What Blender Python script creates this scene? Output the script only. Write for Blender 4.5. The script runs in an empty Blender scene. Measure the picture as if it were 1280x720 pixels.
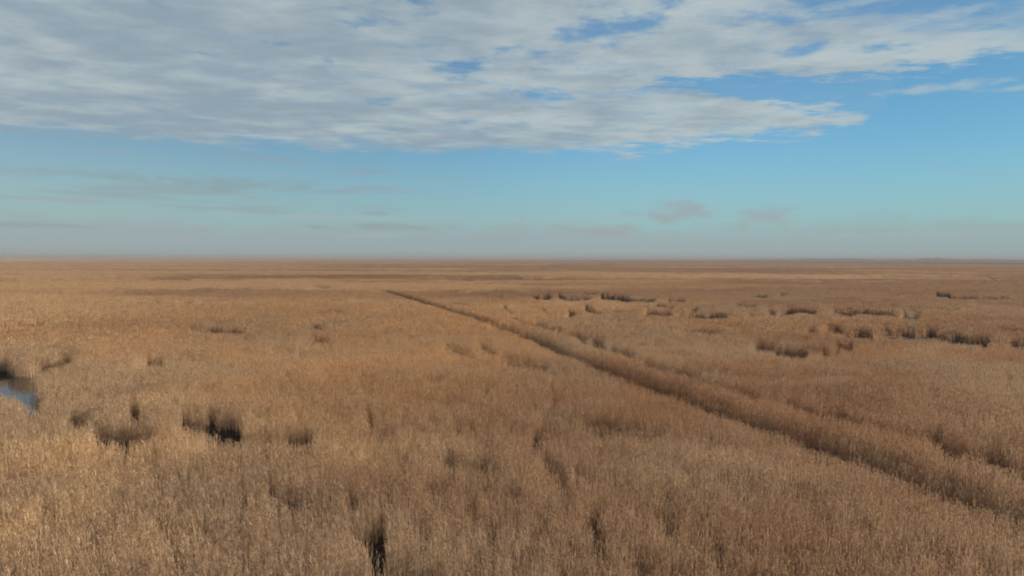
import bpy, math, random
import numpy as np
from mathutils import Matrix, Vector, Euler

rng = np.random.default_rng(7)
random.seed(7)
scene = bpy.context.scene
COL = scene.collection

# ------------------------------------------------------------------ camera
CAM_H = 18.0
F_PX = 860.0            # focal length in pixels of the 1280 px wide photograph
PITCH = math.atan(37.5 / F_PX)
ROLL = math.radians(0.17)
cam_data = bpy.data.cameras.new('camera')
cam_data.sensor_width = 36.0
cam_data.lens = 36.0 * F_PX / 1280.0
cam_data.clip_start = 0.1
cam_data.clip_end = 200000.0
cam = bpy.data.objects.new('camera', cam_data)
COL.objects.link(cam)
CM = Matrix.Rotation(math.pi / 2 - PITCH, 4, 'X') @ Matrix.Rotation(ROLL, 4, 'Z')
cam.matrix_world = Matrix.Translation((0, 0, CAM_H)) @ CM
scene.camera = cam
RM = np.array(CM.to_3x3())          # camera -> world


def world_at(px, py, z):
    d = RM @ np.array([(px - 640) / F_PX, -(py - 360) / F_PX, -1.0])
    t = (z - CAM_H) / d[2]
    return d[0] * t, d[1] * t


def view_of(x, y, z):
    p = np.stack([x, y, np.full_like(x, z - CAM_H)], 1) @ RM
    return 640 + F_PX * p[:, 0] / -p[:, 2], 360 - F_PX * p[:, 1] / -p[:, 2]


# ------------------------------------------------------------------ noise
def _hash(ix, iy, s):
    h = (ix.astype(np.int64) * 374761393 + iy.astype(np.int64) * 668265263 + s * 974634777) & 0xffffffff
    h = ((h ^ (h >> 13)) * 1274126177) & 0xffffffff
    return ((h ^ (h >> 16)) & 0xffffff) / float(0xffffff)


def vnoise(x, y, size, seed):
    x = x / size + 1000.3
    y = y / size + 1000.7
    ix = np.floor(x); iy = np.floor(y)
    fx = x - ix; fy = y - iy
    fx = fx * fx * (3 - 2 * fx); fy = fy * fy * (3 - 2 * fy)
    a = _hash(ix, iy, seed); b = _hash(ix + 1, iy, seed)
    c = _hash(ix, iy + 1, seed); d = _hash(ix + 1, iy + 1, seed)
    return (a * (1 - fx) + b * fx) * (1 - fy) + (c * (1 - fx) + d * fx) * fy


def fbm(x, y, size, seed, octv=3):
    t = np.zeros_like(x); w = 0; a = 1.0
    for i in range(octv):
        c, s = math.cos(i * 0.9), math.sin(i * 0.9)
        t += a * vnoise(x * c - y * s, x * s + y * c, size / 2 ** i, seed + i * 17)
        w += a; a *= 0.55
    return t / w


# ------------------------------------------------------------------ materials
def new_mat(name):
    m = bpy.data.materials.new(name)
    m.use_nodes = True
    nt = m.node_tree
    nt.nodes.clear()
    return m, nt


class N:
    """small node-graph helper"""
    def __init__(self, nt): self.nt = nt

    def add(self, kind, **kw):
        n = self.nt.nodes.new(kind)
        for k, v in kw.items(): setattr(n, k, v)
        return n

    def put(self, sock, v):
        if isinstance(v, bpy.types.NodeSocket): self.nt.links.new(v, sock)
        elif v is not None: sock.default_value = v

    def math(self, op, a, b=None, c=None, clamp=False):
        n = self.add('ShaderNodeMath', operation=op, use_clamp=clamp)
        self.put(n.inputs[0], a); self.put(n.inputs[1], b)
        if c is not None: self.put(n.inputs[2], c)
        return n.outputs[0]

    def step(self, v, a, b, lo=0.0, hi=1.0):
        n = self.add('ShaderNodeMapRange', interpolation_type='SMOOTHSTEP')
        self.put(n.inputs['Value'], v); self.put(n.inputs['From Min'], a); self.put(n.inputs['From Max'], b)
        self.put(n.inputs['To Min'], lo); self.put(n.inputs['To Max'], hi)
        return n.outputs[0]

    def mix(self, f, a, b, blend='MIX'):
        n = self.add('ShaderNodeMix', data_type='RGBA', blend_type=blend)
        self.put(n.inputs['Factor'], f); self.put(n.inputs[6], a); self.put(n.inputs[7], b)
        return n.outputs[2]

    def noise(self, vec, scale, detail=3, rough=0.5, dist=0.0):
        n = self.add('ShaderNodeTexNoise')
        self.put(n.inputs['Vector'], vec)
        n.inputs['Scale'].default_value = scale; n.inputs['Detail'].default_value = detail
        n.inputs['Roughness'].default_value = rough; n.inputs['Distortion'].default_value = dist
        return n.outputs[0]

    def vmul(self, v, k):
        n = self.add('ShaderNodeVectorMath', operation='MULTIPLY')
        self.put(n.inputs[0], v); n.inputs[1].default_value = k
        return n.outputs[0]


def rgb(r, g, b): return (r, g, b, 1.0)


STRAW = rgb(0.63, 0.42, 0.23)
RUST_SHADE = rgb(0.40, 0.25, 0.15)  # rusty reeds, also carries the shade painted on the right
GREY = rgb(0.50, 0.39, 0.27)
PALE = rgb(0.68, 0.50, 0.30)


def reed_colour(n, tint, rnd):
    """dead reed: straw, rusty, pale and weathered grey stands, plus painted side light and shade; tint = (lightness, grey, rust)"""
    sep = n.add('ShaderNodeSeparateXYZ'); n.put(sep.inputs[0], tint)
    c = n.mix(sep.outputs[2], STRAW, RUST_SHADE)
    c = n.mix(sep.outputs[1], c, GREY)
    c = n.mix(n.step(sep.outputs[0], 0.5, 1.0), c, PALE)
    v = n.math('MULTIPLY_ADD', rnd, 0.42, 0.83)
    comb = n.add('ShaderNodeCombineColor')
    for i in range(3): n.put(comb.inputs[i], v)
    return n.mix(1.0, c, comb.outputs[0], 'MULTIPLY')


def reed_material():
    m, nt = new_mat('dry_reed'); n = N(nt)
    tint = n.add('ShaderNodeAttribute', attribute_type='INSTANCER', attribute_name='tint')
    stem = n.add('ShaderNodeAttribute', attribute_type='GEOMETRY', attribute_name='stem')
    s2 = n.add('ShaderNodeSeparateXYZ'); n.put(s2.inputs[0], stem.outputs['Vector'])
    info = n.add('ShaderNodeObjectInfo')
    r = n.math('ADD', s2.outputs[0], info.outputs['Random'])
    r = n.math('MULTIPLY', r, 0.5)
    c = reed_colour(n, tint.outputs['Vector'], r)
    c = n.mix(n.math('MULTIPLY', s2.outputs[1], 0.45), c, rgb(0.34, 0.225, 0.135))   # seed plumes
    d = n.add('ShaderNodeBsdfDiffuse'); n.put(d.inputs[0], c)
    t = n.add('ShaderNodeBsdfTranslucent'); n.put(t.inputs[0], c)
    mx = n.add('ShaderNodeMixShader'); mx.inputs[0].default_value = 0.28
    nt.links.new(d.outputs[0], mx.inputs[1]); nt.links.new(t.outputs[0], mx.inputs[2])
    out = n.add('ShaderNodeOutputMaterial'); nt.links.new(mx.outputs[0], out.inputs[0])
    return m


def ground_material():
    m, nt = new_mat('marsh_mud'); n = N(nt)
    g = n.add('ShaderNodeNewGeometry')
    a = n.noise(g.outputs['Position'], 0.8, 4, 0.6)
    b = n.noise(g.outputs['Position'], 9.0, 3, 0.6)
    c = n.mix(n.step(a, 0.35, 0.7), rgb(0.020, 0.015, 0.012), rgb(0.045, 0.031, 0.021))
    c = n.mix(n.step(b, 0.58, 0.75), c, rgb(0.09, 0.062, 0.038))
    p = n.add('ShaderNodeBsdfPrincipled'); n.put(p.inputs['Base Color'], c)
    p.inputs['Roughness'].default_value = 0.95; p.inputs['Specular IOR Level'].default_value = 0.08
    bump = n.add('ShaderNodeBump'); bump.inputs['Strength'].default_value = 0.5
    n.put(bump.inputs['Height'], b); nt.links.new(bump.outputs[0], p.inputs['Normal'])
    out = n.add('ShaderNodeOutputMaterial'); nt.links.new(p.outputs[0], out.inputs[0])
    return m


def water_material():
    m, nt = new_mat('marsh_water'); n = N(nt)
    g = n.add('ShaderNodeNewGeometry')
    h = n.noise(n.vmul(g.outputs['Position'], (1.0, 0.5, 1.0)), 3.0, 3, 0.55)
    p = n.add('ShaderNodeBsdfPrincipled')
    p.inputs['Base Color'].default_value = rgb(0.020, 0.018, 0.016)
    p.inputs['Roughness'].default_value = 0.06
    p.inputs['IOR'].default_value = 1.33
    bump = n.add('ShaderNodeBump'); bump.inputs['Strength'].default_value = 0.12
    bump.inputs['Distance'].default_value = 0.05
    n.put(bump.inputs['Height'], h); nt.links.new(bump.outputs[0], p.inputs['Normal'])
    out = n.add('ShaderNodeOutputMaterial'); nt.links.new(p.outputs[0], out.inputs[0])
    return m


def far_material():
    m, nt = new_mat('distant_reed'); n = N(nt)
    g = n.add('ShaderNodeNewGeometry')
    pos = g.outputs['Position']
    a = n.noise(n.vmul(pos, (0.0010, 0.0025, 1)), 1.0, 4, 0.6)
    b = n.noise(n.vmul(pos, (0.0006, 0.0012, 1)), 1.0, 3, 0.5)
    comb = n.add('ShaderNodeCombineXYZ')
    n.put(comb.inputs[0], n.step(a, 0.3, 0.7, 0.1, 0.8)); n.put(comb.inputs[1], n.step(b, 0.4, 0.7, 0, 0.5))
    n.put(comb.inputs[2], n.step(b, 0.6, 0.3, 0.1, 0.9))
    c = reed_colour(n, comb.outputs[0], 0.0)
    c = n.mix(1.0, c, rgb(0.70, 0.68, 0.66), 'MULTIPLY')      # even dimming, paints the reeds' self-shadow into the flat sheet
    d = n.add('ShaderNodeBsdfDiffuse'); n.put(d.inputs[0], c)
    d.inputs['Roughness'].default_value = 1.0
    out = n.add('ShaderNodeOutputMaterial'); nt.links.new(d.outputs[0], out.inputs[0])
    return m


def wood_material():
    m, nt = new_mat('bare_woodland'); n = N(nt)
    g = n.add('ShaderNodeNewGeometry')
    a = n.noise(g.outputs['Position'], 0.05, 3, 0.6)
    c = n.mix(a, rgb(0.08, 0.08, 0.06), rgb(0.14, 0.125, 0.09))
    d = n.add('ShaderNodeBsdfDiffuse'); n.put(d.inputs[0], c)
    out = n.add('ShaderNodeOutputMaterial'); nt.links.new(d.outputs[0], out.inputs[0])
    return m


M_REED = reed_material()


def link(o, kind=None, label=None, cat=None):
    COL.objects.link(o)
    if kind: o['kind'] = kind
    if label: o['label'] = label
    if cat: o['category'] = cat
    return o


def mesh_obj(name, verts, faces, mat):
    me = bpy.data.meshes.new(name)
    me.from_pydata(verts, [], faces)
    me.materials.append(mat)
    return bpy.data.objects.new(name, me)


# ------------------------------------------------------------------ ground
def disc(name, r0, r1, rings, segs, z, mat, jitter=0.0):
    v = []; f = []
    rs = [r0 * (r1 / r0) ** (i / rings) for i in range(rings + 1)] if r0 > 0 else \
        [0.0] + [30 * (r1 / 30) ** (i / (rings - 1)) for i in range(rings)]
    for i, r in enumerate(rs):
        for k in range(segs):
            a = 2 * math.pi * (k + 0.5 * (i % 2)) / segs
            v.append((r * math.sin(a), r * math.cos(a), z + (random.uniform(-1, 1) * jitter)))
    for i in range(len(rs) - 1):
        for k in range(segs):
            k2 = (k + 1) % segs
            f.append((i * segs + k, i * segs + k2, (i + 1) * segs + k2, (i + 1) * segs + k))
    return mesh_obj(name, v, f, mat)


FAR0 = 2600.0
R_GROUND = 40000.0
g = disc('ground', 0.0, R_GROUND, 40, 128, 0.0, ground_material())
link(g, 'structure', 'dark wet marsh mud under the reeds', 'ground')

# ------------------------------------------------------------------ openings in the reeds
# (polyline seen at reed-top level, half height in photo pixels, strength)
TOP = 2.5
GAPS = [
    # left foreground
    ([(128, 534), (156, 537)], 10, 1.0), ([(156, 537), (186, 536)], 8, 0.9),
    ([(236, 517), (264, 523)], 10, 1.0), ([(264, 523), (290, 532)], 12, 1.0), ([(280, 534), (294, 538)], 11, 1.0),
    ([(240, 512), (292, 516)], 7, 0.5),
    ([(312, 538), (342, 541)], 7, 0.55), ([(362, 539), (388, 538)], 7, 0.7),
    ([(168, 503), (170, 513)], 6, 0.8), ([(92, 519), (104, 518)], 7, 0.55),
    ([(186, 450), (200, 451)], 4, 0.75), ([(240, 410), (270, 411)], 2.6, 0.5), ([(268, 411), (304, 412)], 2.2, 0.6),
    ([(385, 407), (400, 407)], 3, 0.5), ([(393, 424), (406, 425)], 4, 0.5),
    ([(225, 378), (240, 378)], 1.4, 0.7), ([(190, 377), (200, 377)], 1.2, 0.6), ([(250, 378), (262, 378)], 1.2, 0.5),
    ([(390, 357), (412, 358)], 1.2, 0.7),
    ([(340, 603), (372, 612)], 9, 0.45), ([(352, 612), (362, 618)], 6, 0.6),
    ([(214, 650), (221, 678)], 5, 0.8), ([(228, 640), (230, 646)], 4, 0.5),
    ([(455, 655), (474, 650)], 11, 0.95), ([(468, 650), (474, 694)], 9, 0.95), ([(446, 652), (460, 662)], 8, 0.7),
    ([(500, 700), (512, 718)], 9, 0.5), ([(540, 705), (548, 720)], 8, 0.4),
    ([(60, 620), (66, 640)], 5, 0.3), ([(262, 624), (266, 640)], 4, 0.4),
    # middle
    ([(690, 476), (697, 494)], 1.7, 1.0), ([(697, 495), (684, 514)], 2.0, 0.85), ([(684, 514), (676, 535)], 2.2, 0.8),
    ([(672, 538), (668, 552)], 5, 0.85), ([(684, 566), (702, 590)], 5, 0.6), ([(703, 590), (712, 606)], 6, 0.35),
    ([(756, 612), (750, 632)], 4, 0.75), ([(744, 640), (745, 664)], 6, 0.85), ([(748, 664), (752, 690)], 5, 0.4),
    ([(560, 570), (600, 576)], 6, 0.45), ([(604, 574), (622, 580)], 6, 0.65), ([(540, 598), (566, 600)], 6, 0.5),
    ([(638, 608), (652, 612)], 7, 0.5), ([(492, 562), (510, 572)], 6, 0.35), ([(590, 620), (600, 650)], 6, 0.35),
    ([(604, 432), (618, 440)], 3, 0.45), ([(632, 447), (680, 455)], 6, 0.5), ([(560, 434), (590, 442)], 4, 0.35),
    ([(732, 527), (790, 533)], 4, 0.25), ([(800, 700), (830, 715)], 10, 0.35), ([(900, 690), (915, 700)], 9, 0.3),
    ([(700, 700), (708, 716)], 9, 0.45), ([(830, 640), (838, 660)], 8, 0.3), ([(462, 512), (466, 526)], 5, 0.4),
    # right of the bank: broken second channel
    ([(563, 377), (600, 389)], 1.4, 0.9), ([(600, 389), (640, 400)], 2.2, 0.85), ([(640, 400), (700, 412)], 2.8, 0.95),
    ([(700, 413), (752, 424)], 2.6, 0.7), ([(728, 430), (756, 436)], 5.0, 0.75), ([(765, 434), (790, 441)], 4, 0.65),
    ([(808, 452), (838, 462)], 4, 0.75), ([(838, 462), (872, 470)], 4, 0.85), ([(872, 472), (946, 492)], 4, 0.65),
    ([(988, 502), (1020, 512)], 5, 0.7), ([(1020, 514), (1064, 522)], 6, 0.75), ([(1070, 526), (1150, 545)], 5, 0.3),
    ([(1167, 545), (1196, 568)], 7, 0.85), ([(1200, 560), (1240, 575)], 7, 0.5), ([(1240, 570), (1300, 600)], 9, 0.85),
    # far water openings
    ([(576, 349), (594, 350)], 0.8, 0.8), ([(582, 353), (596, 353)], 0.7, 0.7), ([(594, 348), (700, 348)], 0.5, 0.5),
    ([(664, 367), (669, 371)], 1.0, 0.8), ([(671, 370), (688, 370)], 2.0, 1.0),
    ([(699, 368), (705, 371)], 2.0, 1.0), ([(705, 372), (736, 372)], 1.8, 1.0),
    ([(729, 366), (752, 367)], 0.6, 0.9), ([(752, 369), (785, 372)], 2.2, 1.0), ([(785, 373), (820, 375)], 1.3, 0.9),
    ([(836, 374), (856, 374)], 1.4, 0.9), ([(678, 384), (686, 390)], 1.2, 0.8), ([(712, 390), (719, 390)], 2.6, 1.0),
    ([(700, 393), (710, 394)], 1.0, 0.7), ([(732, 383), (741, 387)], 2.4, 1.0), ([(741, 389), (760, 391)], 1.1, 0.8),
    ([(766, 387), (784, 388)], 1.1, 0.7), ([(808, 390), (814, 390)], 2.2, 0.9), ([(818, 390), (840, 391)], 1.6, 1.0),
    ([(818, 380), (834, 381)], 1.3, 0.8), ([(834, 382), (842, 382)], 1.8, 1.0), ([(630, 382), (640, 388)], 2.2, 0.7),
    ([(850, 392), (908, 394)], 2.0, 1.0), ([(862, 386), (872, 384)], 2.0, 0.9), ([(860, 412), (905, 414)], 1.6, 0.5),
    ([(942, 370), (960, 370)], 1.0, 0.9), ([(975, 367), (985, 367)], 1.0, 0.9),
    ([(920, 382), (945, 383)], 1.2, 0.5), ([(936, 393), (948, 394)], 1.2, 0.6),
    ([(962, 389), (974, 389)], 2.0, 0.95), ([(978, 389), (990, 387)], 3.2, 1.0), ([(990, 386), (1020, 388)], 2.0, 0.9),
    ([(1043, 387), (1052, 388)], 1.8, 1.0), ([(1052, 389), (1066, 390)], 2.4, 1.0), ([(1066, 388), (1120, 391)], 1.8, 0.95),
    ([(1112, 390), (1128, 393)], 2.0, 0.7), ([(1128, 392), (1148, 391)], 3.6, 1.0), ([(1138, 396), (1146, 396)], 2.4, 1.0),
    ([(1112, 381), (1200, 386)], 0.7, 0.5),
    ([(1171, 367), (1188, 368)], 2.0, 1.0), ([(1186, 371), (1262, 372)], 1.0, 0.75), ([(1232, 349), (1252, 350)], 1.0, 1.0),
    ([(1012, 412), (1040, 417)], 2.0, 0.6), ([(1036, 408), (1052, 410)], 3.0, 0.9), ([(1060, 416), (1082, 414)], 4.0, 1.0),
    ([(1082, 414), (1098, 421)], 3.2, 1.0), ([(1104, 412), (1160, 417)], 5.0, 0.7), ([(1159, 413), (1186, 419)], 4.6, 1.0),
    ([(1186, 420), (1234, 423)], 5.2, 1.0), ([(1238, 411), (1300, 412)], 2.0, 0.5), ([(1264, 425), (1300, 427)], 4.2, 0.95),
    ([(948, 428), (972, 432)], 4.0, 0.95), ([(972, 434), (1006, 440)], 4.0, 0.95), ([(1046, 430), (1062, 430)], 3.4, 0.8),
    ([(1032, 439), (1044, 439)], 3.4, 0.75), ([(1008, 436), (1032, 438)], 3.0, 0.4), ([(1000, 396), (1010, 395)], 1.0, 0.7),
    # pond at the left edge
    ([(-90, 456), (8, 456)], 7.5, 1.0), ([(8, 459), (38, 463)], 7, 1.0), ([(40, 457), (62, 452)], 4.5, 1.0),
    ([(62, 452), (86, 449)], 4.0, 1.0), ([(-60, 466), (14, 470)], 6, 1.0), ([(14, 470), (38, 482)], 8, 1.0),
    ([(36, 484), (40, 500)], 8, 1.0), ([(16, 474), (34, 488)], 8, 1.0), ([(-60, 474), (8, 477)], 6, 1.0), ([(4, 478), (26, 490)], 6, 1.0), ([(-40, 482), (16, 488)], 5, 1.0), ([(42, 486), (44, 498)], 6, 1.0),
    # faint lines in the far field
    ([(0, 405), (60, 404)], 1.2, 0.6), ([(60, 403), (85, 400)], 1.0, 0.4), ([(0, 350), (240, 350)], 0.7, 0.45),
    ([(150, 365), (200, 364)], 0.7, 0.4), ([(380, 362), (440, 358)], 0.5, 0.4),
]
# the straight main channel, a real line on the ground
CH = [world_at(px, py, 1.6) for px, py in ((485, 365.5), (560, 388.5), (640, 415), (700, 441), (760, 468), (850, 500.5),
                                           (1000, 554), (1100, 591), (1200, 629), (1290, 659))]
d_ = np.array(CH[-1]) - np.array(CH[-2])
CH.append(tuple(np.array(CH[-1]) + d_ / np.linalg.norm(d_) * 30))
CHN = np.array(CH)


def seg_dist(x, y, a, b):
    ax, ay = a; bx, by = b
    dx, dy = bx - ax, by - ay
    t = np.clip(((x - ax) * dx + (y - ay) * dy) / max(dx * dx + dy * dy, 1e-9), 0, 1)
    return np.hypot(x - ax - t * dx, y - ay - t * dy), t


def channel_dist(x, y):
    best = np.full(x.shape, 1e9)
    for i in range(len(CHN) - 1):
        d, _ = seg_dist(x, y, CHN[i], CHN[i + 1])
        best = np.minimum(best, d)
    # signed: which side (right side of the channel positive)
    ax, ay = CHN[0]; bx, by = CHN[-1]
    side = (bx - ax) * (y - ay) - (by - ay) * (x - ax)
    return best, np.sign(side)


def opening(x, y):
    """0..1 how bare the marsh is at (x, y)"""
    px, py = view_of(x, y, TOP)
    wob = (fbm(x, y, 2.2, 91, 2) - 0.5)
    out = np.zeros(x.shape); rim = np.zeros(x.shape); back = np.zeros(x.shape)
    for pts, hw, s in GAPS:
        a, b = pts
        if 362 < a[1] < 445 and a[0] > 655 and not (a[1] > 395 and a[0] < 780): hw = hw * (1.8 if a[1] < 400 else 1.5)
        elif a[1] < 362: hw = hw * 1.6
        elif a[1] < 475: hw = hw * 1.3
        elif hw < 3: hw = hw * 1.6
        else: hw = hw * 1.2
        s = min(1.0, 1.25 * s ** 0.7)
        x0 = min(p[0] for p in pts) - 4 * hw - 6; x1 = max(p[0] for p in pts) + 4 * hw + 6
        y0 = min(p[1] for p in pts) - 4 * hw; y1 = max(p[1] for p in pts) + 4 * hw
        m = (px > x0) & (px < x1) & (py > y0) & (py < y1) & (y > 5)
        if not m.any(): continue
        d, t = seg_dist(px[m], py[m], a, b)
        k = hw * (1 + 0.8 * wob[m])
        v = np.clip((k * 1.25 - d) / (k * 0.4), 0, 1) * s
        out[m] = np.maximum(out[m], v)
        q = np.clip((k * 3.4 - d) / (k * 1.6), 0, 1) * s
        rim[m] = np.maximum(rim[m], q)
        back[m] = np.where(q >= rim[m] - 1e-6, (py[m] < a[1] + (b[1] - a[1]) * t).astype(float), back[m])
    d, side = channel_dist(x, y)
    bank = np.clip((np.where(side > 0, 6.0, 4.0) - d) / 0.8, 0, 1)
    out *= 1 - bank; rim *= 1 - bank
    w = 1.15 + 0.9 * (fbm(x, y, 5.0, 33, 2) - 0.5) + 0.3 * np.clip((130 - y) / 90, -0.3, 1)
    w = w + 0.011 * np.clip(y - 90, 0, 150)
    out = np.maximum(out, np.clip((w - d) / 0.35, 0, 1))
    return out, rim, back


# ------------------------------------------------------------------ reed tufts
def tuft(name, n_stem, radius, stem_w, leaf_n, leaf_w, leaf_l, plume_w, plume_l, segs, h0, h1, rs, soft=0.0):
    v = []; f = []; at = []
    def quad_strip(ps, ws, side, val):
        base = len(v)
        for p, w in zip(ps, ws):
            v.append(tuple(p - side * w * 0.5)); v.append(tuple(p + side * w * 0.5))
            at.append(val); at.append(val)
        for i in range(len(ps) - 1):
            b = base + 2 * i
            f.append((b, b + 1, b + 3, b + 2))
    for s in range(n_stem):
        r = radius * math.sqrt(rs.random()); a = rs.uniform(0, 6.283)
        base = Vector((r * math.cos(a), r * math.sin(a), 0.0))
        h = rs.uniform(h0, h1) if rs.random() < 0.72 else rs.uniform(h0 * 0.55, h0)
        la = rs.uniform(0, 6.283); lean = abs(rs.gauss(0, 0.045)) * h
        if rs.random() < 0.02: lean = rs.uniform(0.3, 0.6) * h; h *= 0.85
        ld = Vector((math.cos(la), math.sin(la), 0))
        rnd = rs.random()
        ps = [base + ld * (lean * (i / segs) ** 1.7) + Vector((0, 0, h * i / segs)) for i in range(segs + 1)]
        oa = rs.uniform(0, 3.1416)
        side = Vector((math.cos(oa), math.sin(oa), 0))
        ws = [stem_w * (1 - 0.55 * i / segs) for i in range(segs + 1)]
        quad_strip(ps, ws, side, (rnd, 0, 0))
        for k in range(leaf_n):
            t = rs.uniform(0.3, 0.95)
            q = ps[0].lerp(ps[-1], t) if segs == 1 else ps[min(segs - 1, int(t * segs))].lerp(ps[min(segs, int(t * segs) + 1)], t * segs % 1)
            fa = rs.uniform(0, 6.283)
            d = Vector((math.cos(fa), math.sin(fa), 0)) * 0.45
            L = leaf_l * rs.uniform(0.6, 1.2)
            up = rs.uniform(1.0, 1.7)
            p1 = q + d * L * 0.35 + Vector((0, 0, L * 0.5 * up)); p2 = q + d * L * 0.85 + Vector((0, 0, L * (0.5 * up + 0.12)))
            sd = Vector((-d.y, d.x, rs.uniform(-.15, .15))).normalized()
            quad_strip([q, p1, p2], [leaf_w * 0.7, leaf_w, leaf_w * 0.12], sd, (min(1, rnd * 0.6 + rs.random() * 0.4), 0, 0))
        if plume_w > 0 and rs.random() < 0.8:
            top = ps[-1]
            pd = Vector((math.cos(la), math.sin(la), 0)) * plume_l * rs.uniform(0.15, 0.55)
            pp = [top - Vector((0, 0, plume_l * 0.25)), top + pd * 0.3 + Vector((0, 0, plume_l * 0.2)),
                  top + pd + Vector((0, 0, plume_l * 0.55))]
            for o2 in (0, 1.57):
                sd = Vector((math.cos(oa + o2), math.sin(oa + o2), 0))
                quad_strip(pp, [plume_w * 0.3, plume_w, plume_w * 0.2], sd, (rnd, 1, 0))
    me = bpy.data.meshes.new(name)
    me.from_pydata(v, [], f)
    ca = me.attributes.new('stem', 'FLOAT_VECTOR', 'POINT')
    ca.data.foreach_set('vector', np.array(at, dtype=np.float32).ravel())
    me.materials.append(M_REED)
    return bpy.data.objects.new(name, me)


tufts = bpy.data.collections.new('reed_tufts')       # source meshes, scattered by the reed bed only
rs = random.Random(11)
NV = 8
for i in range(NV):
    tufts.objects.link(tuft('tuft_a%d' % i, 17, 0.38, 0.016, 2, 0.018, 0.6, 0.042, 0.24, 3, 2.0, 2.8, rs))
for i in range(NV):
    tufts.objects.link(tuft('tuft_b%d' % i, 36, 0.85, 0.055, 1, 0.05, 0.6, 0.11, 0.32, 2, 2.0, 2.8, rs))
for i in range(NV):
    tufts.objects.link(tuft('tuft_c%d' % i, 150, 3.2, 0.22, 0, 0, 0, 0.35, 0.4, 1, 2.0, 2.8, rs))


def ring_points(r0, r1, sp, blend0, blend1, half):
    """jittered grid inside a wedge of the marsh in front of the viewpoint"""
    xs = np.arange(-r1 * math.sin(half) - sp, r1 * math.sin(half) + sp, sp)
    ys = np.arange(0, r1 + sp, sp)
    X, Y = np.meshgrid(xs, ys)
    X = X.copy(); X[1::2] += sp * 0.5
    X = X.ravel(); Y = Y.ravel()
    X = X + rng.uniform(-0.5, 0.5, X.shape) * sp; Y = Y + rng.uniform(-0.5, 0.5, Y.shape) * sp
    R = np.hypot(X, Y); A = np.abs(np.arctan2(X, Y))
    j = rng.uniform(0, 1, X.shape)
    keep = (R > r0 + (j - 0.5) * blend0) & (R < r1 + (rng.uniform(0, 1, X.shape) - 0.5) * blend1) & (A < half)
    return X[keep], Y[keep]


HALF = math.radians(48)
sets = []
LODS = [(14, 150, 0.50, 0, 40, 0), (150, 520, 1.0, 40, 120, 1), (520, FAR0 + 60, 4.0, 120, 20, 2)]
for r0, r1, sp, b0, b1, lod in LODS:
    X, Y = ring_points(r0, r1, sp, b0, b1, HALF if lod < 2 else math.radians(43))
    op, rim, back = opening(X, Y)
    nat = fbm(X, Y, 1.4, 5, 2)                     # small thin spots everywhere
    nat2 = fbm(X, Y, 4.5, 6, 3)
    thin = np.maximum(np.clip((nat - 0.60) * 5, 0, 0.7), np.clip((nat2 - 0.61) * 5, 0, 0.5)) if lod < 2 else 0.0
    thin = thin * (channel_dist(X, Y)[0] > 7)
    keep = rng.uniform(0, 1, X.shape) > np.maximum(op, thin)
    X = X[keep]; Y = Y[keep]; op = op[keep]; rim = rim[keep]; back = back[keep]
    d, side = channel_dist(X, Y)
    h = 1.0 + 0.26 * (fbm(X, Y, 26, 3, 2) - 0.5) + 0.22 * (fbm(X, Y, 3.5, 8, 2) - 0.5) + 0.42 * (fbm(X, Y, 11, 77, 2) - 0.5) + 0.35 * (fbm(X, Y, 110, 55, 3) - 0.5)
    fl = rim * 0.85 * np.clip((Y - 50) / 60, 0.3, 1)
    h = h * (1 - fl) + np.where(back > 0.5, 1.0, 0.88) * fl
    wgt = np.exp(-(d / 7.0) ** 4)
    even = np.where(side > 0, 0.97 + 0.2 * np.clip(1 - np.abs(d - 4.2) / 3.4, 0, 1), 0.84) + 0.30 * (fbm(X, Y, 3.0, 8, 2) - 0.5) + 0.22 * (fbm(X, Y, 14, 9, 2) - 0.5)
    h = h * (1 - wgt) + even * wgt      # tall stand along the bank
    h *= rng.uniform(0.90, 1.10, X.shape)
    h *= 1 - 0.32 * op
    wide = np.ones_like(h) * rng.uniform(0.9, 1.15, X.shape)
    # tint: stand colour plus painted bright left and shaded right; lightness, weathered grey, rust
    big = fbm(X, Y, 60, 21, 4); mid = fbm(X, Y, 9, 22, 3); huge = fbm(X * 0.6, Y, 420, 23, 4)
    light = np.clip(0.47 - 0.30 * np.clip(X / (0.55 * Y + 20), -1, 1) + 1.3 * (0.45 * huge + 0.3 * big + 0.25 * mid - 0.5) * 2, 0, 1)  # X term paints the field brighter on the left, as if better lit
    band = fbm(X * 0.22, Y, 70, 91, 3)
    light = np.clip(light + np.clip((Y - 150) / 250, 0, 1) * (0.12 + 2.2 * (band - 0.5)), 0, 1)
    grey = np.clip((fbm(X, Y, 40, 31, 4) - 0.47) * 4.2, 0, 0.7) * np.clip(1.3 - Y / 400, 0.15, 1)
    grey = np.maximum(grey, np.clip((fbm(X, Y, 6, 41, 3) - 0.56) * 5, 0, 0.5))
    rust_shade = np.clip(0.55 + 3.0 * (fbm(X * 0.7, Y, 90, 61, 4) - 0.5) + 0.45 * np.clip(X / (0.6 * Y + 20), -1, 1)  # noise gives rusty stands; X term paints shade over the right side
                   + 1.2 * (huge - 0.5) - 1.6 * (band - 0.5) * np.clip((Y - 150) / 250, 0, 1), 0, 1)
    n_ = len(X)
    sets.append((X, Y, h, wide, light, grey, rust_shade, rng.uniform(0, 6.283, n_), lod * NV + rng.integers(0, NV, n_)))

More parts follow.
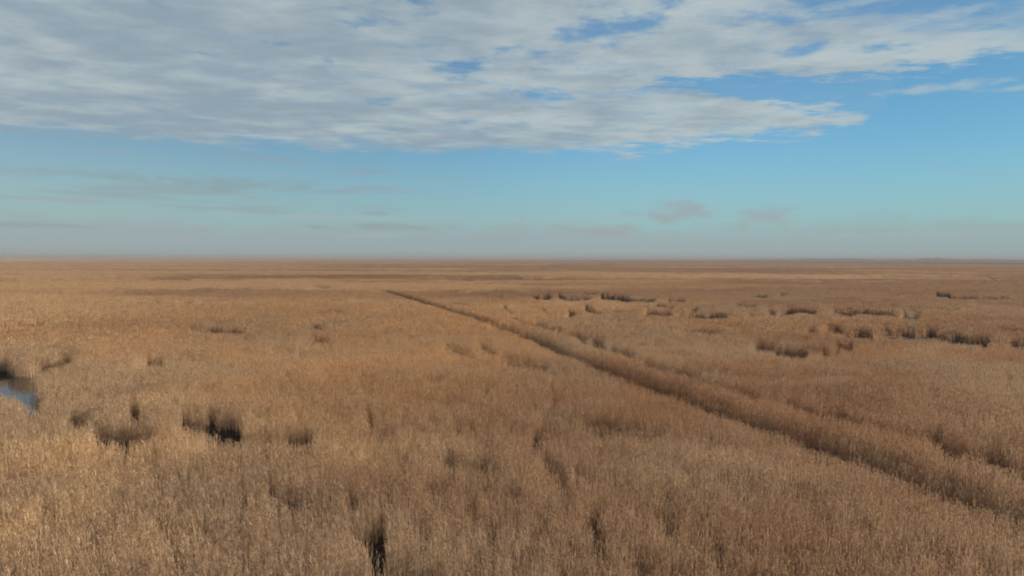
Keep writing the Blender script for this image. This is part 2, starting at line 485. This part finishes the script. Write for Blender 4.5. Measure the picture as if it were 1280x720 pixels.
X, Y, hh, ww, li, gr, ru, rot, idx = [np.concatenate(c) for c in zip(*sets)]
NP = len(X)
print('reed tufts', NP, [len(s[0]) for s in sets])
me = bpy.data.meshes.new('reed_bed')
me.vertices.add(NP)
me.vertices.foreach_set('co', np.stack([X, Y, np.full(NP, -0.02)], 1).astype(np.float32).ravel())
def attr(name, typ, key, arr):
    a = me.attributes.new(name, typ, 'POINT'); a.data.foreach_set(key, arr)
attr('rotz', 'FLOAT', 'value', rot.astype(np.float32))
attr('scl', 'FLOAT_VECTOR', 'vector', np.stack([ww, ww, hh], 1).astype(np.float32).ravel())
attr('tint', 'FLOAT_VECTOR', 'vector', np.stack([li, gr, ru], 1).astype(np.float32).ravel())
attr('idx', 'INT', 'value', idx.astype(np.int32))
me.materials.append(M_REED)
bed = link(bpy.data.objects.new('reed_bed', me), 'stuff', 'tall dry golden brown reeds covering the whole marsh', 'reeds')

ng = bpy.data.node_groups.new('reed_scatter', 'GeometryNodeTree')
ng.interface.new_socket('Geometry', in_out='INPUT', socket_type='NodeSocketGeometry')
ng.interface.new_socket('Geometry', in_out='OUTPUT', socket_type='NodeSocketGeometry')
L = ng.links.new
gi = ng.nodes.new('NodeGroupInput'); go = ng.nodes.new('NodeGroupOutput')
ci = ng.nodes.new('GeometryNodeCollectionInfo'); ci.inputs['Collection'].default_value = tufts
ci.inputs['Separate Children'].default_value = True; ci.inputs['Reset Children'].default_value = True
iop = ng.nodes.new('GeometryNodeInstanceOnPoints'); iop.inputs['Pick Instance'].default_value = True
def named(name, typ):
    nn = ng.nodes.new('GeometryNodeInputNamedAttribute'); nn.data_type = typ
    nn.inputs['Name'].default_value = name
    return nn.outputs['Attribute']
cx = ng.nodes.new('ShaderNodeCombineXYZ'); L(named('rotz', 'FLOAT'), cx.inputs[2])
L(gi.outputs[0], iop.inputs['Points']); L(ci.outputs[0], iop.inputs['Instance'])
L(named('idx', 'INT'), iop.inputs['Instance Index'])
L(cx.outputs[0], iop.inputs['Rotation']); L(named('scl', 'FLOAT_VECTOR'), iop.inputs['Scale'])
L(iop.outputs[0], go.inputs[0])
mod = bed.modifiers.new('scatter', 'NODES'); mod.node_group = ng

# ------------------------------------------------------------------ far reeds to the horizon
far = disc('distant_reed_bed', FAR0, R_GROUND * 0.98, 60, 720, 2.35, far_material(), 0.25)
link(far, 'stuff', 'hazy brown reed plain running out to the horizon', 'reeds')

# ------------------------------------------------------------------ water
M_WATER = water_material()


def pool(name, pix, z, label, edge=0.0):
    pts = [world_at(px, py, TOP) for px, py in pix]
    v = [(p[0], p[1], z) for p in pts]
    o = mesh_obj(name, v, [tuple(range(len(v)))], M_WATER)
    return link(o, 'structure', label, 'water')


pool('pond', [(-140, 448), (0, 455), (60, 445), (96, 444), (92, 456), (60, 466), (60, 510), (22, 520), (6, 500), (-20, 492), (-140, 492)],
     0.03, 'blue pond open at the left edge of the marsh')
pool('marsh_pool', [(1130, 387), (1148, 387), (1152, 400), (1132, 400)], 0.03, 'small pale pool among the far right reeds')
pool('marsh_pool', [(862, 380), (880, 384), (880, 394), (862, 394)], 0.03, 'narrow pool among the far middle reeds')
pool('marsh_pool', [(690, 364), (860, 364), (860, 379), (690, 377)], 0.03, 'long dark pool beyond the channel')
# water in the straight channel
v = []; f = []
nrm = []
for i, (x, y) in enumerate(CH):
    a = np.array(CH[max(0, i - 1)]); b = np.array(CH[min(len(CH) - 1, i + 1)])
    t = (b - a) / np.linalg.norm(b - a); nn = np.array([-t[1], t[0]])
    v += [(x - nn[0] * 0.8, y - nn[1] * 0.8, 0.02), (x + nn[0] * 0.8, y + nn[1] * 0.8, 0.02)]
for i in range(len(CH) - 1): f.append((2 * i, 2 * i + 1, 2 * i + 3, 2 * i + 2))
link(mesh_obj('channel_water', v, f, M_WATER), 'structure', 'dark water in the straight channel', 'water')

# ------------------------------------------------------------------ distant woodland, one hazy mass
v = []; f = []
wr = random.Random(4)
def blob(cx, cy, r, h):
    b = len(v); rings = 5; sg = 8
    for i in range(rings + 1):
        t = i / rings
        rr = r * math.sin(math.pi * (0.18 + 0.82 * t)) if i < rings else 0.05
        for k in range(sg):
            a = 6.283 * k / sg
            q = rr * wr.uniform(0.75, 1.2)
            v.append((cx + q * math.cos(a), cy + q * math.sin(a), h * (0.02 + 0.98 * t) * (wr.uniform(0.93, 1.03) if t > 0.2 else 1)))
    for i in range(rings):
        for k in range(sg):
            k2 = (k + 1) % sg
            f.append((b + i * sg + k, b + i * sg + k2, b + (i + 1) * sg + k2, b + (i + 1) * sg + k))
for k in range(1500):
    az = math.radians(wr.uniform(15, 50))
    R = 7000 + wr.uniform(-100, 250)
    pxp = 640 + F_PX * math.tan(az)
    hgt = 19 + 5 * math.sin(az * 37) * math.sin(az * 91 + 1) + wr.uniform(-3, 4)
    if pxp < 1000: hgt *= max(0.25, 1 - (1000 - pxp) / 160)
    if 1148 < pxp < 1161 or 1167 < pxp < 1173: hgt += 7
    blob(R * math.sin(az), R * math.cos(az), wr.uniform(6, 12), hgt)
link(mesh_obj('distant_woodland', v, f, wood_material()), 'stuff', 'thin blue grey line of woodland on the right horizon', 'woodland')

# ------------------------------------------------------------------ haze
HX = 41000.0
b = [(-HX, -HX, -1.2), (HX, -HX, -1.2), (HX, HX, -1.2), (-HX, HX, -1.2), (-HX, -HX, 36), (HX, -HX, 36), (HX, HX, 36), (-HX, HX, 36)]
bf = [(0, 3, 2, 1), (4, 5, 6, 7), (0, 1, 5, 4), (1, 2, 6, 5), (2, 3, 7, 6), (3, 0, 4, 7)]
hm, nt = new_mat('haze_air'); n = N(nt)
pv = n.add('ShaderNodeVolumePrincipled')
pv.inputs['Color'].default_value = rgb(0.30, 0.315, 0.35)
pv.inputs['Density'].default_value = 0.00019
pv.inputs['Anisotropy'].default_value = 0.0
out = n.add('ShaderNodeOutputMaterial'); nt.links.new(pv.outputs[0], out.inputs['Volume'])
link(mesh_obj('haze', b, bf, hm), 'stuff', 'thin pale haze lying over the marsh', 'haze')

# ------------------------------------------------------------------ sun and sky
SUN_AZ = math.radians(60)     # to the right of the view direction
SUN_EL = math.radians(26)
sd = bpy.data.lights.new('sun', 'SUN')
sd.energy = 5.0; sd.angle = math.radians(0.6); sd.color = (1.0, 0.87, 0.72)
so = bpy.data.objects.new('sun', sd); COL.objects.link(so)
dirv = Vector((math.sin(SUN_AZ) * math.cos(SUN_EL), math.cos(SUN_AZ) * math.cos(SUN_EL), math.sin(SUN_EL)))
so.rotation_euler = dirv.to_track_quat('Z', 'Y').to_euler()
so.location = dirv * 100

w = bpy.data.worlds.new('World'); scene.world = w; w.use_nodes = True
nt = w.node_tree; nt.nodes.clear(); n = N(nt)
sky = n.add('ShaderNodeTexSky', sky_type='NISHITA')
sky.sun_disc = False
sky.sun_elevation = SUN_EL; sky.sun_rotation = SUN_AZ
sky.air_density = 1.0; sky.dust_density = 0.2; sky.ozone_density = 1.5
tc = n.add('ShaderNodeTexCoord')
sp = n.add('ShaderNodeSeparateXYZ'); n.put(sp.inputs[0], tc.outputs['Generated'])
x, y, z = sp.outputs
hz = n.math('SQRT', n.math('ADD', n.math('MULTIPLY', x, x), n.math('MULTIPLY', y, y)))
el = n.math('DIVIDE', z, n.math('MAXIMUM', hz, 0.01))                 # tan(elevation)
az = n.math('ARCTAN2', x, y)                                          # azimuth from +Y, right positive
zc = n.math('MAXIMUM', n.math('ADD', z, 0.02), 0.015)
pl = n.add('ShaderNodeCombineXYZ')
n.put(pl.inputs[0], n.math('DIVIDE', x, zc)); n.put(pl.inputs[1], n.math('DIVIDE', y, zc))
P = pl.outputs[0]


def curve(v, pts, lo, hi):
    """piecewise curve; v in [lo, hi] -> value (values 0..1)"""
    t = n.step  # noqa
    mr = n.add('ShaderNodeMapRange'); n.put(mr.inputs['Value'], v)
    mr.inputs['From Min'].default_value = lo; mr.inputs['From Max'].default_value = hi
    fc = n.add('ShaderNodeFloatCurve'); n.put(fc.inputs['Value'], mr.outputs[0])
    c = fc.mapping.curves[0]
    pp = [((p[0] - lo) / (hi - lo), p[1]) for p in pts]
    c.points[0].location = pp[0]; c.points[1].location = pp[-1]
    for p in pp[1:-1]: c.points.new(*p)
    fc.mapping.update()
    return fc.outputs[0]


def ae(px, py):
    """photo pixel -> (azimuth, tan elevation)"""
    d = RM @ np.array([(px - 640) / F_PX, -(py - 360) / F_PX, -1.0])
    return math.atan2(d[0], d[1]), d[2] / math.hypot(d[0], d[1])


def edge(pixels, extra_l=None, extra_r=None):
    pts = [ae(*p) for p in pixels]
    out = [(-math.pi, extra_l if extra_l is not None else pts[0][1])] + pts + [(math.pi, extra_r if extra_r is not None else pts[-1][1])]
    return curve(az, out, -math.pi, math.pi)


# big soft cloud deck
warp = n.noise(P, 0.9, 4, 0.6)
warp2 = n.noise(P, 2.4, 5, 0.62)
w1 = n.math('MULTIPLY_ADD', n.math('SUBTRACT', warp, 0.5), 0.050, n.math('MULTIPLY', n.math('SUBTRACT', warp2, 0.5), 0.045))
elw = n.math('ADD', el, w1)
low = edge([(0, 166), (180, 176), (350, 184), (640, 190), (800, 188), (900, 176), (1010, 166), (1090, 150), (1110, 112), (1120, 92), (1280, 68)], 0.17, 0.30)
fr = n.noise(n.vmul(P, (0.7, 1.2, 1)), 5.0, 5, 0.65)
elw = n.math('MULTIPLY_ADD', n.math('SUBTRACT', fr, 0.5), n.step(az, -0.05, 0.3, 0.015, 0.075), elw)
deck = n.step(n.math('SUBTRACT', elw, low), -0.006, 0.016)
# clear notch between the lower tongue and the upper band
nl = edge([(640, 120), (780, 118), (860, 116), (930, 124), (1020, 132), (1080, 150), (1280, 160)], 0.9, 0.9)
nh = edge([(640, 120), (780, 116), (860, 98), (930, 92), (1020, 92), (1080, 88), (1280, 70)], 0.9, 0.9)
inn = n.math('MULTIPLY', n.step(n.math('SUBTRACT', elw, nl), -0.008, 0.008), n.step(n.math('SUBTRACT', nh, elw), -0.008, 0.008))
deck = n.math('MULTIPLY', deck, n.math('SUBTRACT', 1.0, n.math('MULTIPLY', inn, 0.92)))
# clear sky above the upper band on the right
up = edge([(0, -400), (500, -400), (800, -60), (960, -10), (1040, 14), (1120, 30), (1200, 40), (1280, 34)], 0.9, 0.35)
deck = n.math('MULTIPLY', deck, n.step(n.math('SUBTRACT', up, elw), -0.035, 0.03, 0.10, 1.0))
# breaks in the deck
hol = n.noise(P, 2.0, 5, 0.6, 0.2)
hsp = n.noise(n.vmul(P, (1, 1, 1)), 0.22, 2, 0.5)
thr = n.math('MULTIPLY_ADD', n.step(el, 0.10, 0.42), -0.15, 0.70)
thr = n.math('ADD', thr, n.math('MULTIPLY', n.math('SUBTRACT', hsp, 0.5), -0.25))
thr = n.math('ADD', thr, n.step(az, -0.1, -0.45, 0, 0.05))
holes = n.step(n.math('SUBTRACT', hol, thr), -0.10, 0.055)
deck = n.math('MULTIPLY', deck, n.math('SUBTRACT', 1.0, n.math('MULTIPLY', holes, 0.85)))
thick = n.noise(n.vmul(P, (0.6, 1.2, 1)), 3.0, 4, 0.6)
opac = n.math('MULTIPLY', deck, n.step(thick, 0.15, 0.6, 0.74, 0.96))

tl = n.mix(n.step(az, -0.7, 0.05), rgb(0.82, 1.0, 1.05), rgb(0.53, 0.84, 0.97))
tl = n.mix(n.step(az, 0.0, 0.75), tl, rgb(0.31, 0.58, 0.70))
skyc = n.mix(1.0, sky.outputs[0], tl, 'MULTIPLY')
# the sky lets the low air go milky and slightly green-grey
milk = n.step(el, 0.17, 0.0)
skyc = n.mix(n.math('MULTIPLY', milk, 0.75), skyc, rgb(2.9, 4.35, 4.8))

rip = n.noise(n.vmul(P, (0.85, 1.1, 1)), 3.1, 6, 0.58, 0.3)
lump = n.noise(n.vmul(P, (0.8, 1.3, 1)), 0.8, 4, 0.55)
sh = n.math('MULTIPLY_ADD', rip, 0.52, n.math('MULTIPLY', lump, 0.48))
sh = n.math('ADD', sh, n.step(az, -0.6, 0.6, -0.05, 0.07))
ccol = n.mix(n.step(sh, 0.36, 0.66), rgb(3.0, 3.85, 4.5), rgb(5.0, 5.75, 5.85))
skyc = n.mix(opac, skyc, ccol)

# thin streaks and the low bank over the horizon
Q = n.add('ShaderNodeCombineXYZ'); n.put(Q.inputs[0], az); n.put(Q.inputs[1], el)
st = n.noise(n.vmul(Q.outputs[0], (2.2, 26, 1)), 1.6, 4, 0.55, 0.2)
stm = n.math('MULTIPLY', n.step(el, 0.045, 0.07), n.step(el, 0.17, 0.12))
stm = n.math('MULTIPLY', stm, n.step(az, 0.0, -0.25))
skyc = n.mix(n.math('MULTIPLY', n.math('MULTIPLY', n.step(st, 0.50, 0.64), stm), 0.55), skyc, rgb(3.0, 3.6, 4.0))
bk = n.noise(n.vmul(Q.outputs[0], (1.0, 3.0, 1)), 7.0, 5, 0.6, 0.2)
top = n.math('MULTIPLY_ADD', n.math('SUBTRACT', bk, 0.5), 0.09, 0.040)
bank = n.step(n.math('SUBTRACT', top, el), -0.018, 0.010)
skyc = n.mix(n.math('MULTIPLY', bank, 0.55), skyc, rgb(3.5, 4.0, 4.3))
cm = n.noise(n.vmul(Q.outputs[0], (1.0, 2.2, 1)), 11.0, 4, 0.6, 0.1)
pm = n.math('MULTIPLY', n.step(el, 0.025, 0.045), n.step(el, 0.085, 0.055))
pm = n.math('MULTIPLY', pm, n.step(az, -0.5, 0.1))
skyc = n.mix(n.math('MULTIPLY', n.math('MULTIPLY', n.step(cm, 0.56, 0.68), pm), 0.5), skyc, rgb(3.2, 3.6, 3.8))

frz = n.noise(n.vmul(Q.outputs[0], (1.0, 3.2, 1)), 22.0, 5, 0.62, 0.2)


def wisp(skyc, px, py, wpx, hpx, amt, col, soft=0.9):
    """one small cloud of its own at a direction in the sky"""
    a0, e0 = ae(px, py)
    u = n.math('DIVIDE', n.math('SUBTRACT', az, a0), wpx / F_PX)
    v_ = n.math('DIVIDE', n.math('SUBTRACT', el, e0), hpx / F_PX)
    d = n.math('SQRT', n.math('ADD', n.math('MULTIPLY', u, u), n.math('MULTIPLY', v_, v_)))
    d = n.math('MULTIPLY_ADD', n.math('SUBTRACT', frz, 0.5), -3.2, d)
    return n.mix(n.math('MULTIPLY', n.step(d, 1.0 + soft * 0.3, 1.0 - soft), amt), skyc, col)


WHITE = rgb(4.6, 5.5, 5.7); PUFF = rgb(3.6, 3.9, 4.15); DUSK = rgb(2.75, 3.5, 3.75)
for a_ in ((1180, 109, 75, 5, 0.6), (1268, 111, 30, 4, 0.5), (1185, 17, 45, 6, 0.5), (1062, 148, 26, 7, 0.8), (1075, 4, 50, 6, 0.5)):
    skyc = wisp(skyc, *a_, WHITE)
for a_ in ((852, 267, 42, 15, 0.7), (955, 270, 32, 13, 0.6), (748, 289, 52, 9, 0.7), (640, 284, 40, 6, 0.35), (250, 288, 18, 6, 0.5),
           (540, 224, 36, 3, 0.35), (50, 248, 95, 4, 0.45), (110, 186, 60, 3, 0.3), (630, 296, 60, 7, 0.4)):
    skyc = wisp(skyc, *a_, PUFF)
for a_ in ((290, 230, 95, 8, 0.55), (400, 283, 22, 3, 0.6), (500, 284, 70, 5, 0.5), (470, 268, 26, 4, 0.4), (120, 218, 110, 5, 0.35), (40, 281, 60, 3, 0.5)):
    skyc = wisp(skyc, *a_, DUSK)
for a_ in ((420, 271, 210, 3, 0.6), (700, 273, 160, 3, 0.5), (1150, 292, 170, 4, 0.35), (460, 294, 60, 4, 0.5)):
    skyc = wisp(skyc, *a_, rgb(3.9, 4.9, 5.0))
bg = n.add('ShaderNodeBackground'); n.put(bg.inputs[0], skyc); bg.inputs[1].default_value = 0.0485
wo = n.add('ShaderNodeOutputWorld'); nt.links.new(bg.outputs[0], wo.inputs[0])

# ------------------------------------------------------------------ render settings
vs = scene.view_settings
vs.view_transform = 'Standard'; vs.look = 'None'; vs.exposure = 0.99; vs.gamma = 1.0; vs.use_curve_mapping = False
scene.render.engine = 'CYCLES'
cy = scene.cycles
cy.use_denoising = True
cy.max_bounces = 6; cy.diffuse_bounces = 3; cy.transmission_bounces = 3; cy.glossy_bounces = 2; cy.volume_bounces = 1
cy.volume_step_rate = 1.0
cy.pixel_filter_type = 'BLACKMAN_HARRIS'
cy.filter_width = 1.9
